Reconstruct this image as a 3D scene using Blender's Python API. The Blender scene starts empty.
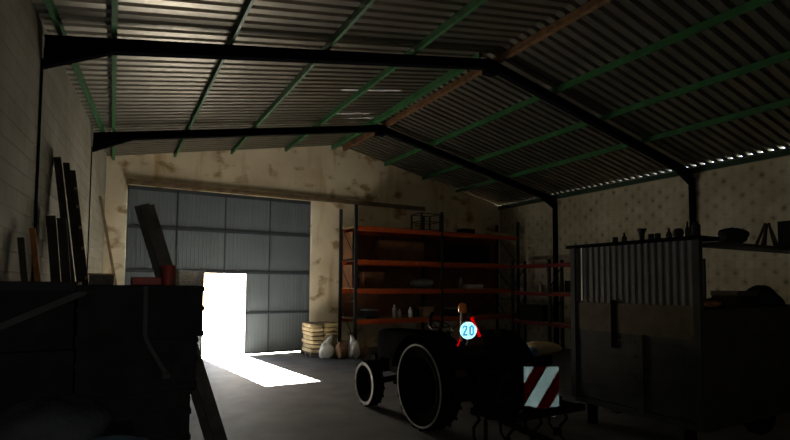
import bpy, bmesh, math, random
from mathutils import Vector, Matrix
random.seed(7)
SC = bpy.context.scene
COL = SC.collection
PI = math.pi

# ------------------------------------------------------------------ mesh helpers
def V(*a): return Vector(a)

class MB:
    """collects shapes and links them as one mesh object"""
    def __init__(self): self.bm = bmesh.new()
    def quad(self, pts):
        vs = [self.bm.verts.new(p) for p in pts]
        return self.bm.faces.new(vs)
    def hexa(self, p):          # 8 points: bottom ring 0-3, top ring 4-7
        v = [self.bm.verts.new(q) for q in p]
        for f in ((3,2,1,0),(4,5,6,7),(0,1,5,4),(1,2,6,5),(2,3,7,6),(3,0,4,7)):
            self.bm.faces.new([v[i] for i in f])
    def box(self, x0, x1, y0, y1, z0, z1, m=None):
        p = [V(x0,y0,z0),V(x1,y0,z0),V(x1,y1,z0),V(x0,y1,z0),V(x0,y0,z1),V(x1,y0,z1),V(x1,y1,z1),V(x0,y1,z1)]
        if m is not None: p = [m @ q for q in p]
        self.hexa(p)
    def bar(self, a, b, w, d, ref=(0,1,0)):     # rectangular bar from a to b; w across, d along ref
        a, b = Vector(a), Vector(b); t = (b-a).normalized(); r = Vector(ref)
        r = (r - t*r.dot(t)).normalized(); s = t.cross(r)
        o = [(-w/2,-d/2),(w/2,-d/2),(w/2,d/2),(-w/2,d/2)]
        self.hexa([a+s*i+r*j for i,j in o] + [b+s*i+r*j for i,j in o])
    def rings(self, rings, cap=True, closed=True):
        R = [[self.bm.verts.new(p) for p in r] for r in rings]
        n = len(R[0])
        for a, b in zip(R[:-1], R[1:]):
            for i in range(n if closed else n-1):
                j = (i+1) % n
                self.bm.faces.new((a[i], a[j], b[j], b[i]))
        if cap and closed:
            self.bm.faces.new(R[0][::-1]); self.bm.faces.new(R[-1])
    def tube(self, pts, r, n=10, cap=True):
        pts = [Vector(p) for p in pts]
        rr = r if isinstance(r, (list, tuple)) else [r]*len(pts)
        rings = []; prev = None
        for i, p in enumerate(pts):
            t = (pts[min(i+1,len(pts)-1)] - pts[max(i-1,0)]).normalized()
            if prev is None:
                u = t.orthogonal().normalized()
            else:
                u = (prev - t*prev.dot(t)).normalized()
            prev = u; w = t.cross(u)
            rings.append([p + (u*math.cos(2*PI*k/n) + w*math.sin(2*PI*k/n))*rr[i] for k in range(n)])
        self.rings(rings, cap)
    def lathe(self, prof, origin, axis='z', n=24, cap=True):   # prof: list (radius, along)
        o = Vector(origin); rings = []
        for r, h in prof:
            ring = []
            for k in range(n):
                a = 2*PI*k/n; c, s = r*math.cos(a), r*math.sin(a)
                ring.append(o + (V(c,s,h) if axis=='z' else V(h,c,s) if axis=='x' else V(s,h,c)))
            rings.append(ring)
        self.rings(rings, cap)
    def prism(self, poly, d0, d1, fn):           # poly of 2D points, extruded from d0 to d1; fn(u,v,d)->point
        a = [self.bm.verts.new(fn(u,v,d0)) for u,v in poly]
        b = [self.bm.verts.new(fn(u,v,d1)) for u,v in poly]
        n = len(poly)
        self.bm.faces.new(a[::-1]); self.bm.faces.new(b)
        for i in range(n):
            j = (i+1)%n; self.bm.faces.new((a[i],a[j],b[j],b[i]))
    def blob(self, c, r, seed=0, rough=.12, squash=2.6, n=14, rot=0):   # a stuffed, lumpy sack body
        rnd = random.Random(seed); ph = [rnd.uniform(0,6.28) for _ in range(6)]
        c = Vector(c); rings = []; e = 2/squash
        R = Matrix.Rotation(rot,3,'Z')
        sg = lambda v,p: math.copysign(abs(v)**p, v)
        for i in range(1, n):
            th = -PI/2 + PI*i/n; ring = []
            for k in range(2*n):
                a = PI*k/n
                w = 1 + rough*(math.sin(2*a+ph[0]+th*2)*.4 + math.sin(3*a+ph[1]-th*3)*.35 + math.sin(5*a+ph[2]+th*4)*.25)
                x = r[0]*sg(math.cos(th),e)*sg(math.cos(a),e)*w
                y = r[1]*sg(math.cos(th),e)*sg(math.sin(a),e)*w
                z = r[2]*sg(math.sin(th),e)*(1+rough*.5*math.sin(3*a+ph[3]))
                ring.append(c + R @ V(x,y,z))
            rings.append(ring)
        self.rings(rings)
    def build(self, name, mat, parent=None, smooth=False, bevel=0, loc=None):
        bm = self.bm
        bmesh.ops.recalc_face_normals(bm, faces=bm.faces)
        me = bpy.data.meshes.new(name)
        if smooth:
            for f in bm.faces: f.smooth = True
        if loc is not None:
            bmesh.ops.translate(bm, verts=bm.verts, vec=-Vector(loc))
        bm.to_mesh(me); bm.free()
        o = bpy.data.objects.new(name, me); COL.objects.link(o)
        if loc is not None: o.location = loc
        if mat: me.materials.append(mat)
        if smooth:
            try: me.set_sharp_from_angle(angle=math.radians(42))
            except Exception: pass
        if parent is not None:
            o.parent = parent
            if parent.type == 'EMPTY':
                o.matrix_parent_inverse = parent_inv(parent)
        if bevel:
            b = o.modifiers.new('bevel','BEVEL'); b.width = bevel; b.segments = 2; b.limit_method = 'ANGLE'
        return o

def parent_inv(p):
    m = Matrix.Translation(p.location) @ p.rotation_euler.to_matrix().to_4x4()
    return m.inverted()

def tag(o, label=None, cat=None, group=None, kind=None):
    if label: o['label'] = label
    if cat: o['category'] = cat
    if group: o['group'] = group
    if kind: o['kind'] = kind
    return o
def thing(name, label, cat, loc=(0,0,0), group=None):
    o = bpy.data.objects.new(name, None); COL.objects.link(o)
    o.location = loc; o.empty_display_size = .1
    return tag(o, label, cat, group)
def copy_thing(o, label, delta, rotz=0):
    c = o.copy(); COL.objects.link(c); c['label'] = label
    c.location = Vector(o.location) + Vector(delta); c.rotation_euler.z += rotz
    for ch in o.children:
        k = ch.copy(); COL.objects.link(k); k.parent = c
        k.matrix_parent_inverse = ch.matrix_parent_inverse.copy()
        for g in ch.children:
            q = g.copy(); COL.objects.link(q); q.parent = k
            q.matrix_parent_inverse = g.matrix_parent_inverse.copy()
    return c

# ------------------------------------------------------------------ materials
def mat(name, col, rough=.7, metal=0., var=.25, scale=6., bump=0., bscale=40., col2=None, spec=.3):
    m = bpy.data.materials.new(name); m.use_nodes = True
    nt = m.node_tree; b = nt.nodes['Principled BSDF']
    b.inputs['Roughness'].default_value = rough; b.inputs['Metallic'].default_value = metal
    b.inputs['Specular IOR Level'].default_value = spec
    tc = nt.nodes.new('ShaderNodeTexCoord')
    nz = nt.nodes.new('ShaderNodeTexNoise'); nz.inputs['Scale'].default_value = scale
    nz.inputs['Detail'].default_value = 5
    nt.links.new(tc.outputs['Object'], nz.inputs['Vector'])
    rp = nt.nodes.new('ShaderNodeValToRGB')
    rp.color_ramp.elements[0].position = .35; rp.color_ramp.elements[1].position = .68
    c2 = col2 or tuple(c*(1-var) for c in col)
    rp.color_ramp.elements[0].color = (*c2, 1); rp.color_ramp.elements[1].color = (*col, 1)
    nt.links.new(nz.outputs['Fac'], rp.inputs['Fac'])
    nt.links.new(rp.outputs['Color'], b.inputs['Base Color'])
    if bump:
        n2 = nt.nodes.new('ShaderNodeTexNoise'); n2.inputs['Scale'].default_value = bscale
        nt.links.new(tc.outputs['Object'], n2.inputs['Vector'])
        bp = nt.nodes.new('ShaderNodeBump'); bp.inputs['Strength'].default_value = bump
        bp.inputs['Distance'].default_value = .02
        nt.links.new(n2.outputs['Fac'], bp.inputs['Height']); nt.links.new(bp.outputs['Normal'], b.inputs['Normal'])
    return m

def block_mat(name, c1, c2, mortar, axis, bw=.42, bh=.21, pits=0.):
    """masonry of concrete blocks; axis 'y' for walls running in depth"""
    m = bpy.data.materials.new(name); m.use_nodes = True
    nt = m.node_tree; b = nt.nodes['Principled BSDF']; b.inputs['Roughness'].default_value = .9
    b.inputs['Specular IOR Level'].default_value = .15
    g = nt.nodes.new('ShaderNodeNewGeometry'); sp = nt.nodes.new('ShaderNodeSeparateXYZ')
    cb = nt.nodes.new('ShaderNodeCombineXYZ')
    nt.links.new(g.outputs['Position'], sp.inputs[0])
    nt.links.new(sp.outputs['Y' if axis=='y' else 'X'], cb.inputs[0]); nt.links.new(sp.outputs['Z'], cb.inputs[1])
    br = nt.nodes.new('ShaderNodeTexBrick')
    br.inputs['Scale'].default_value = 1; br.inputs['Brick Width'].default_value = bw
    br.inputs['Row Height'].default_value = bh; br.inputs['Mortar Size'].default_value = .010; br.inputs['Mortar Smooth'].default_value = .6
    br.inputs['Color1'].default_value = (*c1,1); br.inputs['Color2'].default_value = (*c2,1); br.inputs['Mortar'].default_value = (*mortar,1)
    nt.links.new(cb.outputs[0], br.inputs['Vector'])
    nz = nt.nodes.new('ShaderNodeTexNoise'); nz.inputs['Scale'].default_value = 1.3; nz.inputs['Detail'].default_value = 7
    nt.links.new(g.outputs['Position'], nz.inputs['Vector'])
    rp = nt.nodes.new('ShaderNodeValToRGB'); rp.color_ramp.elements[0].position=.3; rp.color_ramp.elements[1].position=.7
    rp.color_ramp.elements[0].color=(.62,.58,.5,1); rp.color_ramp.elements[1].color=(1,1,1,1)
    nt.links.new(nz.outputs['Fac'], rp.inputs['Fac'])
    mx = nt.nodes.new('ShaderNodeMix'); mx.data_type='RGBA'; mx.blend_type='MULTIPLY'; mx.inputs['Factor'].default_value=.8
    nt.links.new(br.outputs['Color'], mx.inputs[6]); nt.links.new(rp.outputs['Color'], mx.inputs[7])
    out = mx.outputs[2]
    if pits:      # open, dark head joints between the blocks
        def mth(op, a, b_=None):
            n = nt.nodes.new('ShaderNodeMath'); n.operation = op
            for k, v in enumerate((a, b_)):
                if v is None: continue
                if isinstance(v, (int, float)): n.inputs[k].default_value = v
                else: nt.links.new(v, n.inputs[k])
            return n.outputs[0]
        def mrange(v, a, b_):
            n = nt.nodes.new('ShaderNodeMapRange'); n.inputs['From Min'].default_value=a; n.inputs['From Max'].default_value=b_
            nt.links.new(v, n.inputs['Value']); return n.outputs[0]
        Y_, Z_ = sp.outputs['Y'], sp.outputs['Z']
        off = mth('MULTIPLY', mth('MODULO', mth('FLOOR', mth('DIVIDE', Z_, bh)), 2.), .5)
        fx = mth('ABSOLUTE', mth('SUBTRACT', mth('FRACT', mth('ADD', mth('DIVIDE', Y_, bw), off)), .5))
        fz = mth('ABSOLUTE', mth('SUBTRACT', mth('FRACT', mth('DIVIDE', Z_, bh)), .5))
        vo = nt.nodes.new('ShaderNodeTexNoise'); vo.inputs['Scale'].default_value = 2.4; vo.inputs['Detail'].default_value = 3
        nt.links.new(g.outputs['Position'], vo.inputs['Vector'])
        mask = mth('MULTIPLY', mth('MULTIPLY', mrange(fx,.28,.49), mrange(fz,.5,.05)), mrange(vo.outputs['Fac'],.34,.62))
        fac = mth('SUBTRACT', 1., mth('MULTIPLY', mask, pits))
        m2 = nt.nodes.new('ShaderNodeMix'); m2.data_type='RGBA'; m2.blend_type='MULTIPLY'; m2.inputs['Factor'].default_value=1
        nt.links.new(out, m2.inputs[6]); nt.links.new(fac, m2.inputs[7]); out = m2.outputs[2]
    nt.links.new(out, b.inputs['Base Color'])
    bp = nt.nodes.new('ShaderNodeBump'); bp.inputs['Strength'].default_value=.5; bp.inputs['Distance'].default_value=.012; bp.invert = True
    nt.links.new(br.outputs['Fac'], bp.inputs['Height']); nt.links.new(bp.outputs['Normal'], b.inputs['Normal'])
    return m

def plaster_mat():
    """pale yellowish render with brown rain stains"""
    m = bpy.data.materials.new('stained_plaster'); m.use_nodes = True
    nt = m.node_tree; b = nt.nodes['Principled BSDF']; b.inputs['Roughness'].default_value=.92; b.inputs['Specular IOR Level'].default_value=.15
    g = nt.nodes.new('ShaderNodeNewGeometry')
    def noise(sc, det, mapsc=None):
        n = nt.nodes.new('ShaderNodeTexNoise'); n.inputs['Scale'].default_value=sc; n.inputs['Detail'].default_value=det
        if mapsc:
            mp = nt.nodes.new('ShaderNodeMapping'); mp.inputs['Scale'].default_value=mapsc
            nt.links.new(g.outputs['Position'], mp.inputs['Vector']); nt.links.new(mp.outputs[0], n.inputs['Vector'])
        else: nt.links.new(g.outputs['Position'], n.inputs['Vector'])
        return n
    def ramp(src, p0, c0, p1, c1):
        r = nt.nodes.new('ShaderNodeValToRGB'); e = r.color_ramp.elements
        e[0].position=p0; e[0].color=(*c0,1); e[1].position=p1; e[1].color=(*c1,1)
        nt.links.new(src, r.inputs['Fac']); return r.outputs['Color']
    def mul(a, c):
        x = nt.nodes.new('ShaderNodeMix'); x.data_type='RGBA'; x.blend_type='MULTIPLY'; x.inputs['Factor'].default_value=1
        nt.links.new(a, x.inputs[6]); nt.links.new(c, x.inputs[7]); return x.outputs[2]
    base = ramp(noise(1.1,6).outputs['Fac'], .3, (.60,.51,.35), .7, (.81,.71,.515))
    streak = ramp(noise(1.2,4,(2.2,1,.35)).outputs['Fac'], .55, (1,1,1), .75, (.72,.60,.42))
    spots = ramp(noise(1.9,7,(1,1,1.5)).outputs['Fac'], .56, (1,1,1), .68, (.5,.38,.24))
    nt.links.new(mul(mul(base, streak), spots), b.inputs['Base Color'])
    return m

def floor_mat():
    m = bpy.data.materials.new('worn_concrete_floor'); m.use_nodes = True
    nt = m.node_tree; b = nt.nodes['Principled BSDF']; b.inputs['Specular IOR Level'].default_value=.22
    g = nt.nodes.new('ShaderNodeNewGeometry')
    n = nt.nodes.new('ShaderNodeTexNoise'); n.inputs['Scale'].default_value=1.7; n.inputs['Detail'].default_value=8
    nt.links.new(g.outputs['Position'], n.inputs['Vector'])
    r = nt.nodes.new('ShaderNodeValToRGB'); e=r.color_ramp.elements
    e[0].position=.3; e[0].color=(.10,.096,.09,1); e[1].position=.7; e[1].color=(.16,.154,.146,1)
    nt.links.new(n.outputs['Fac'], r.inputs['Fac']); nt.links.new(r.outputs['Color'], b.inputs['Base Color'])
    n2 = nt.nodes.new('ShaderNodeTexNoise'); n2.inputs['Scale'].default_value=5
    nt.links.new(g.outputs['Position'], n2.inputs['Vector'])
    mr = nt.nodes.new('ShaderNodeMapRange'); mr.inputs['To Min'].default_value=.62; mr.inputs['To Max'].default_value=.82
    nt.links.new(n2.outputs['Fac'], mr.inputs['Value']); nt.links.new(mr.outputs[0], b.inputs['Roughness'])
    bp = nt.nodes.new('ShaderNodeBump'); bp.inputs['Strength'].default_value=.25; bp.inputs['Distance'].default_value=.01
    n3 = nt.nodes.new('ShaderNodeTexNoise'); n3.inputs['Scale'].default_value=30; n3.inputs['Detail'].default_value=4
    nt.links.new(g.outputs['Position'], n3.inputs['Vector'])
    nt.links.new(n3.outputs['Fac'], bp.inputs['Height']); nt.links.new(bp.outputs['Normal'], b.inputs['Normal'])
    return m

def retro_mat(name, col):
    m = bpy.data.materials.new(name); m.use_nodes = True
    b = m.node_tree.nodes['Principled BSDF']
    b.inputs['Base Color'].default_value=(*col,1); b.inputs['Metallic'].default_value=1; b.inputs['Roughness'].default_value=.16
    return m

M = dict(
 floor=floor_mat(), plaster=plaster_mat(),
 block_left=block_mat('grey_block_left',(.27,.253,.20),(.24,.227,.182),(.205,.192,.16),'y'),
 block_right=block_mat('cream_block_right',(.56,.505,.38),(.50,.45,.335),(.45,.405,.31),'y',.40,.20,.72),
 sheet=mat('weathered_roof_sheet',(.245,.226,.185),.40,.88,.2,1.5,spec=.4),
 black_steel=mat('black_painted_steel',(.006,.006,.007),.8,.0,.3,8,spec=0),
 green=mat('green_painted_steel',(.026,.11,.034),.5,0,.35,5),
 green_dark=mat('dark_green_painted_steel',(.02,.05,.025),.7,0,.35,5),
 rust_primer=mat('rusty_orange_primer',(.17,.085,.035),.7,0,.6,9),
 gate=mat('blue_grey_gate_sheet',(.142,.168,.180),.5,0,.12,1.2,spec=.4),
 gate_bar=mat('dark_gate_bar',(.045,.054,.062),.55,0,.2,6),
 rail=mat('rust_brown_rail',(.22,.155,.09),.75,0,.4,5),
 orange=mat('orange_rack_steel',(.46,.075,.015),.5,0,.25,7),
 red_beam=mat('dull_red_rack_steel',(.20,.018,.016),.6,0,.3,7),
 plank_grey=mat('weathered_grey_plank',(.095,.085,.072),.9,0,.4,7,.4,25,spec=.1),
 rack_blue=mat('dark_rack_upright',(.02,.023,.027),.5,0,.3,8),
 deck=mat('tan_shelf_chipboard',(.42,.25,.11),.8,0,.3,8),
 hardboard=mat('brown_hardboard',(.20,.09,.04),.8,0,.35,3),
 rubber=mat('black_tyre_rubber',(.008,.008,.0075),.95,0,.4,12,.3,60,spec=0),
 pale_rubber=mat('pale_grey_tyre_edge',(.36,.35,.33),.8,0,.35,10),
 tractor=mat('grimy_dark_tractor_paint',(.007,.007,.0075),.9,0,.5,6,spec=0),
 tractor_red=mat('dull_dark_red_paint',(.05,.015,.012),.6,0,.4,6),
 iron=mat('dark_oily_iron',(.012,.0115,.011),.8,.0,.4,10,spec=0),
 chrome=mat('worn_bright_metal',(.55,.54,.52),.35,.8,.2,10),
 seat=mat('black_vinyl',(.015,.015,.016),.6),
 amber=mat('amber_beacon_plastic',(.75,.20,.03),.35,0,.1,8),
 cream_metal=mat('cream_painted_tube',(.55,.48,.38),.5),
 retro_white=retro_mat('white_retroreflective_prisms',(.80,.98,1.0)),
 retro_cyan=retro_mat('cyan_retroreflective_prisms',(.26,.66,.82)),
 retro_red=retro_mat('red_retroreflective_prisms',(.75,.012,.03)),
 retro_dim_red=retro_mat('faded_dark_red_prisms',(.14,.004,.006)),
 retro_dull=retro_mat('weathered_white_prisms',(.42,.47,.46)),
 board_white=mat('white_marker_backing',(.6,.6,.58),.7),
 trailer_sheet=mat('grey_trailer_sheet',(.085,.087,.085),.65,.1,.25,3),
 trailer_low=mat('dark_trailer_panel',(.035,.037,.037),.7,.0,.3,4,spec=.1),
 plank=mat('dark_brown_plank',(.065,.054,.035),.85,0,.4,6),
 old_timber=mat('old_dark_timber',(.055,.045,.034),.9,0,.5,7,.4,25),
 brown_timber=mat('brown_timber',(.20,.14,.075),.85,0,.35,7),
 tan_timber=mat('tan_timber',(.36,.27,.16),.85,0,.3,6),
 orange_timber=mat('orange_brown_timber',(.34,.14,.035),.8,0,.35,6),
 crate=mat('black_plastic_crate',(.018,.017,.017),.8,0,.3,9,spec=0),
 crate_red=mat('dull_red_plastic',(.20,.022,.014),.6,0,.35,7),
 mesh_white=mat('pale_wire_mesh',(.55,.53,.50),.6),
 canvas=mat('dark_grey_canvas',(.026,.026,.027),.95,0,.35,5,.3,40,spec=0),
 canvas_blue=mat('dark_teal_sackcloth',(.025,.055,.07),.95,0,.35,5,.3,40),
 paper=mat('tan_paper_sack',(.60,.46,.26),.9,0,.3,6,.3,20),
 paper_y=mat('yellowish_paper_sack',(.52,.40,.20),.9,0,.4,6,.3,20),
 white_plastic=mat('white_woven_plastic',(.68,.66,.62),.7,0,.2,8,.3,30),
 bag_brown=mat('reddish_brown_bag',(.30,.17,.10),.9,0,.4,7,.3,25),
 bag_green=mat('olive_bag',(.20,.19,.11),.9,0,.4,7,.3,25),
 pallet=mat('grey_brown_pallet_wood',(.20,.15,.11),.9,0,.3,9),
 blue_plastic=mat('blue_plastic',(.10,.22,.42),.6),
 grey_plastic=mat('grey_plastic',(.22,.22,.22),.6),
 dark_plastic=mat('dark_plastic',(.022,.022,.023),.8,spec=.05),
 cardboard=mat('brown_cardboard',(.33,.22,.12),.9),
 cardboard_pale=mat('pale_cardboard',(.55,.42,.27),.9),
 glass_dark=mat('dark_bottle_glass',(.02,.025,.02),.2,0,.2,8,spec=.5),
 tin=mat('dull_tin',(.30,.28,.25),.5,.5,.3,8),
 rope=mat('grey_webbing',(.035,.034,.033),.9),
 ground=mat('sunlit_concrete_yard',(.09,.085,.077),.9,0,.2,2),
)

def lace_mat():
    m = bpy.data.materials.new('translucent_lace_plastic'); m.use_nodes = True
    nt = m.node_tree; nt.nodes.remove(nt.nodes['Principled BSDF']); out = nt.nodes['Material Output']
    tc = nt.nodes.new('ShaderNodeTexCoord'); vo = nt.nodes.new('ShaderNodeTexVoronoi'); vo.feature='DISTANCE_TO_EDGE'; vo.inputs['Scale'].default_value=95
    nt.links.new(tc.outputs['Object'], vo.inputs['Vector'])
    r = nt.nodes.new('ShaderNodeValToRGB'); e=r.color_ramp.elements
    e[0].position=.05; e[0].color=(.40,.39,.37,1); e[1].position=.14; e[1].color=(.95,.93,.9,1)
    nt.links.new(vo.outputs['Distance'], r.inputs['Fac'])
    d = nt.nodes.new('ShaderNodeBsdfDiffuse'); t = nt.nodes.new('ShaderNodeBsdfTranslucent'); mx = nt.nodes.new('ShaderNodeMixShader'); mx.inputs[0].default_value=.85
    nt.links.new(r.outputs['Color'], d.inputs['Color']); nt.links.new(r.outputs['Color'], t.inputs['Color'])
    nt.links.new(d.outputs[0], mx.inputs[1]); nt.links.new(t.outputs[0], mx.inputs[2]); nt.links.new(mx.outputs[0], out.inputs['Surface'])
    return m
M['lace'] = lace_mat()
def skylight_mat():
    m = bpy.data.materials.new('dirty_translucent_skylight'); m.use_nodes = True
    nt = m.node_tree; nt.nodes.remove(nt.nodes['Principled BSDF']); out = nt.nodes['Material Output']
    tc = nt.nodes.new('ShaderNodeTexCoord'); nz = nt.nodes.new('ShaderNodeTexNoise'); nz.inputs['Scale'].default_value=2.5
    nt.links.new(tc.outputs['Object'], nz.inputs['Vector'])
    r = nt.nodes.new('ShaderNodeValToRGB'); e=r.color_ramp.elements
    e[0].position=.38; e[0].color=(.0004,.0004,.0004,1); e[1].position=.62; e[1].color=(.0085,.008,.007,1)
    nt.links.new(nz.outputs['Fac'], r.inputs['Fac'])
    d = nt.nodes.new('ShaderNodeBsdfDiffuse'); d.inputs['Color'].default_value=(.3,.28,.25,1)
    t = nt.nodes.new('ShaderNodeBsdfTranslucent'); ad = nt.nodes.new('ShaderNodeAddShader')
    nt.links.new(r.outputs['Color'], t.inputs['Color'])
    nt.links.new(d.outputs[0], ad.inputs[0]); nt.links.new(t.outputs[0], ad.inputs[1]); nt.links.new(ad.outputs[0], out.inputs['Surface'])
    return m
M['pale_sheet'] = skylight_mat()
# ------------------------------------------------------------------ the building
XR, XM, HM = 12.60, 6.04, 6.23
GL, GR = .1882, .2085
def xl(y): return -.227 - (14.32-y)*.0815             # the left wall runs out of square
def rz(x): return HM - GL*(XM-x) if x < XM else HM - GR*(x-XM)   # top of rafters
PH = .12                                                # purlin height
YB, YF = 14.32, -4.0                                    # gate wall, wall behind the camera

f = MB(); f.box(-2.6, 13.2, YF-.2, 14.75, -.2, 0); tag(f.build('floor', M['floor']), kind='structure')
g = MB(); g.box(-14, 22, 14.75, 34, -.22, -.02); tag(g.build('yard_ground', M['ground']), kind='structure')

w = MB()
def wl(y, off): return xl(y)-off
ys = [YF-.2, 14.62]
w.hexa([V(wl(ys[0],.2),ys[0],-.1), V(wl(ys[0],0),ys[0],-.1), V(wl(ys[1],0),ys[1],-.1), V(wl(ys[1],.2),ys[1],-.1),
        V(wl(ys[0],.2),ys[0],rz(wl(ys[0],.2))+PH+.02), V(wl(ys[0],0),ys[0],rz(wl(ys[0],0))+PH+.02), V(wl(ys[1],0),ys[1],rz(wl(ys[1],0))+PH+.02), V(wl(ys[1],.2),ys[1],rz(wl(ys[1],.2))+PH+.02)])
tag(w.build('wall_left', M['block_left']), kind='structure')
w = MB(); zt = rz(XR)+PH+.020
w.box(XR, XR+.05, YF-.2, 14.6, -.1, zt)
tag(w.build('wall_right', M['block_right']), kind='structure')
# gate wall with its opening
GX0, GX1, GZ = .26, 5.12, 4.48
w = MB()
fy = lambda u,v,d: V(u,d,v)
gx0, gx1 = GX0+.04, GX1-.04
top = lambda x: rz(x)+PH+.03
w.prism([(-.6,-.1),(gx0,-.1),(gx0,top(gx0)),(-.6,top(-.6))], YB, YB+.28, fy)
w.prism([(gx0,GZ),(gx1,GZ),(gx1,top(gx1)),(gx0,top(gx0))], YB, YB+.28, fy)
w.prism([(gx1,-.1),(XR+.05,-.1),(XR+.05,top(XR)-.09),(XM,top(XM)),(gx1,top(gx1))], YB, YB+.28, fy)
tag(w.build('wall_back', M['plaster']), kind='structure')
w = MB()
w.prism([(-2.2,-.1),(XR+.07,-.1),(XR+.07,top(XR)-.09),(XM,top(XM)),(-2.2,top(-2.2))], YF-.28, YF, fy)
tag(w.build('wall_front', M['plaster']), kind='structure')
# plaster pilaster in the far left corner
# corrugated roof
CP, CA = .2095, .072
def corr(y):
    t = ((y-7.05)/CP) % 1
    # crest (high) around t=0
    if t <= .13 or t >= .87: return CA
    if t < .22: return CA*(1-(t-.13)/.09)
    if t > .78: return CA*((t-.78)/.09)
    return 0.
bps = []
k = 0
y = YF-.3
n0 = math.floor((YF-.3-7.05)/CP); n1 = math.ceil((14.75-7.05)/CP)
for n in range(n0, n1+1):
    for t in (.0, .129,.22,.78,.871): bps.append(7.05+(n+t)*CP)
c = MB()
xe = XR+.055
rows = []
for yy in bps:
    z = corr(yy)+PH
    rows.append((V(-2.6,yy,rz(-2.6)+z), V(XM,yy,HM+z), V(xe,yy,rz(xe)+z)))
vv = [[c.bm.verts.new(p) for p in r] for r in rows]
STRIPS = [(3.95,5.35,9.35),(4.35,5.45,10.85),(5.0,5.75,11.3)]
cut = {}
for (x0,x1,yc) in STRIPS: cut[7.05+math.floor((yc-7.05)/CP)*CP+.22*CP] = (x0,x1)
for a, b in zip(vv[:-1], vv[1:]):
    for i in (0,1):
        hit = [v for k,v in cut.items() if abs(k-a[i].co.y) < .004] if i == 0 else []
        if not hit: c.bm.faces.new((a[i],b[i],b[i+1],a[i+1])); continue
        q = [[c.bm.verts.new((x, e[0].co.y, rz(x)+PH)) for x in hit[0]] for e in (a,b)]
        c.bm.faces.new((a[0],b[0],q[1][0],q[0][0])); c.bm.faces.new((q[0][1],q[1][1],b[1],a[1]))
tag(c.build('ceiling', M['sheet']), kind='structure')

# pale translucent strips let into the roof pans
for (x0,x1,yc,lab) in ((3.95,5.35,9.35,'longest pale strip in the grey roof sheet, nearest of three'),
                   (4.35,5.45,10.85,'short pale strip in the grey roof sheet, middle of three beside the ridge'),
                   (5.0,5.75,11.3,'pale strip in the grey roof sheet touching the ridge, farthest of three')):
    n = math.floor((yc-7.05)/CP); ya = 7.05+(n+.215)*CP; yb = 7.05+(n+.785)*CP
    s = MB(); z = PH+.002
    s.quad([V(x0-.05,ya,rz(x0-.05)+z),V(x1+.05,ya,rz(x1+.05)+z),V(x1+.05,yb,rz(x1+.05)+z),V(x0-.05,yb,rz(x0-.05)+z)])
    tag(s.build('roof_strip', M['pale_sheet']), lab, 'roof panel', 'pale roof strips')

# purlins along the building
def purlin(name, x, lab, m, w_=.06, x_end=None, y0=YF+.02, y1=YB-.01, group='roof purlins'):
    p = MB(); xa, xb = (x, x) if x_end is None else (x, x_end)
    za, zb = rz(xa), rz(xb); h = PH-.004
    def ring(xc, y, z): return [V(xc-w_/2,y,z),V(xc+w_/2,y,z),V(xc+w_/2,y,z+.012),V(xc-w_/2+.014,y,z+.012),V(xc-w_/2+.014,y,z+h-.012),V(xc+w_/2,y,z+h-.012),V(xc+w_/2,y,z+h),V(xc-w_/2,y,z+h)]
    p.rings([ring(xa,y0,za), ring(xb,y1,zb)])
    return tag(p.build(name, m), lab, 'purlin', group)
purlin('roof_purlin', xl(YF)+.2, 'green roof purlin running along the top of the left wall', M['green'], .05, xl(12.6)+.17, y1=12.6)
purlin('roof_purlin', -.075, 'upright-looking green roof purlin, first in from the left wall', M['green'])
purlin('roof_purlin', 1.345, 'green roof purlin, second in from the left wall', M['green'], .036)
purlin('roof_purlin', 2.79, 'green roof purlin, third in from the left wall, above the open wicket', M['green'], .046)
purlin('roof_purlin', 4.34, 'green roof purlin crossing the pale roof strips', M['green'], .06)
purlin('roof_purlin', 5.84, 'green roof purlin just left of the ridge beside the rusty orange one', M['green'], .11, y0=7.12)
purlin('roof_purlin', 6.22, 'rusty orange roof purlin just right of the ridge', M['rust_primer'], .10)
purlin('roof_purlin', 7.69, 'green purlin on the dark right roof slope, nearest the ridge', M['green'], .06)
purlin('roof_purlin', 9.16, 'green purlin in the middle of the dark right roof slope', M['green'], .06)
purlin('roof_purlin', 10.57, 'green purlin on the dark right roof slope, second up from the right wall', M['green'], .06)
p = MB(); p.box(12.51,12.585,YF+.02,YB-.01,rz(12.55)-.05,rz(12.55)+.07); tag(p.build('eave_purlin', M['green_dark']),'faint dark green purlin along the top of the right wall','purlin','roof purlins')

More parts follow.
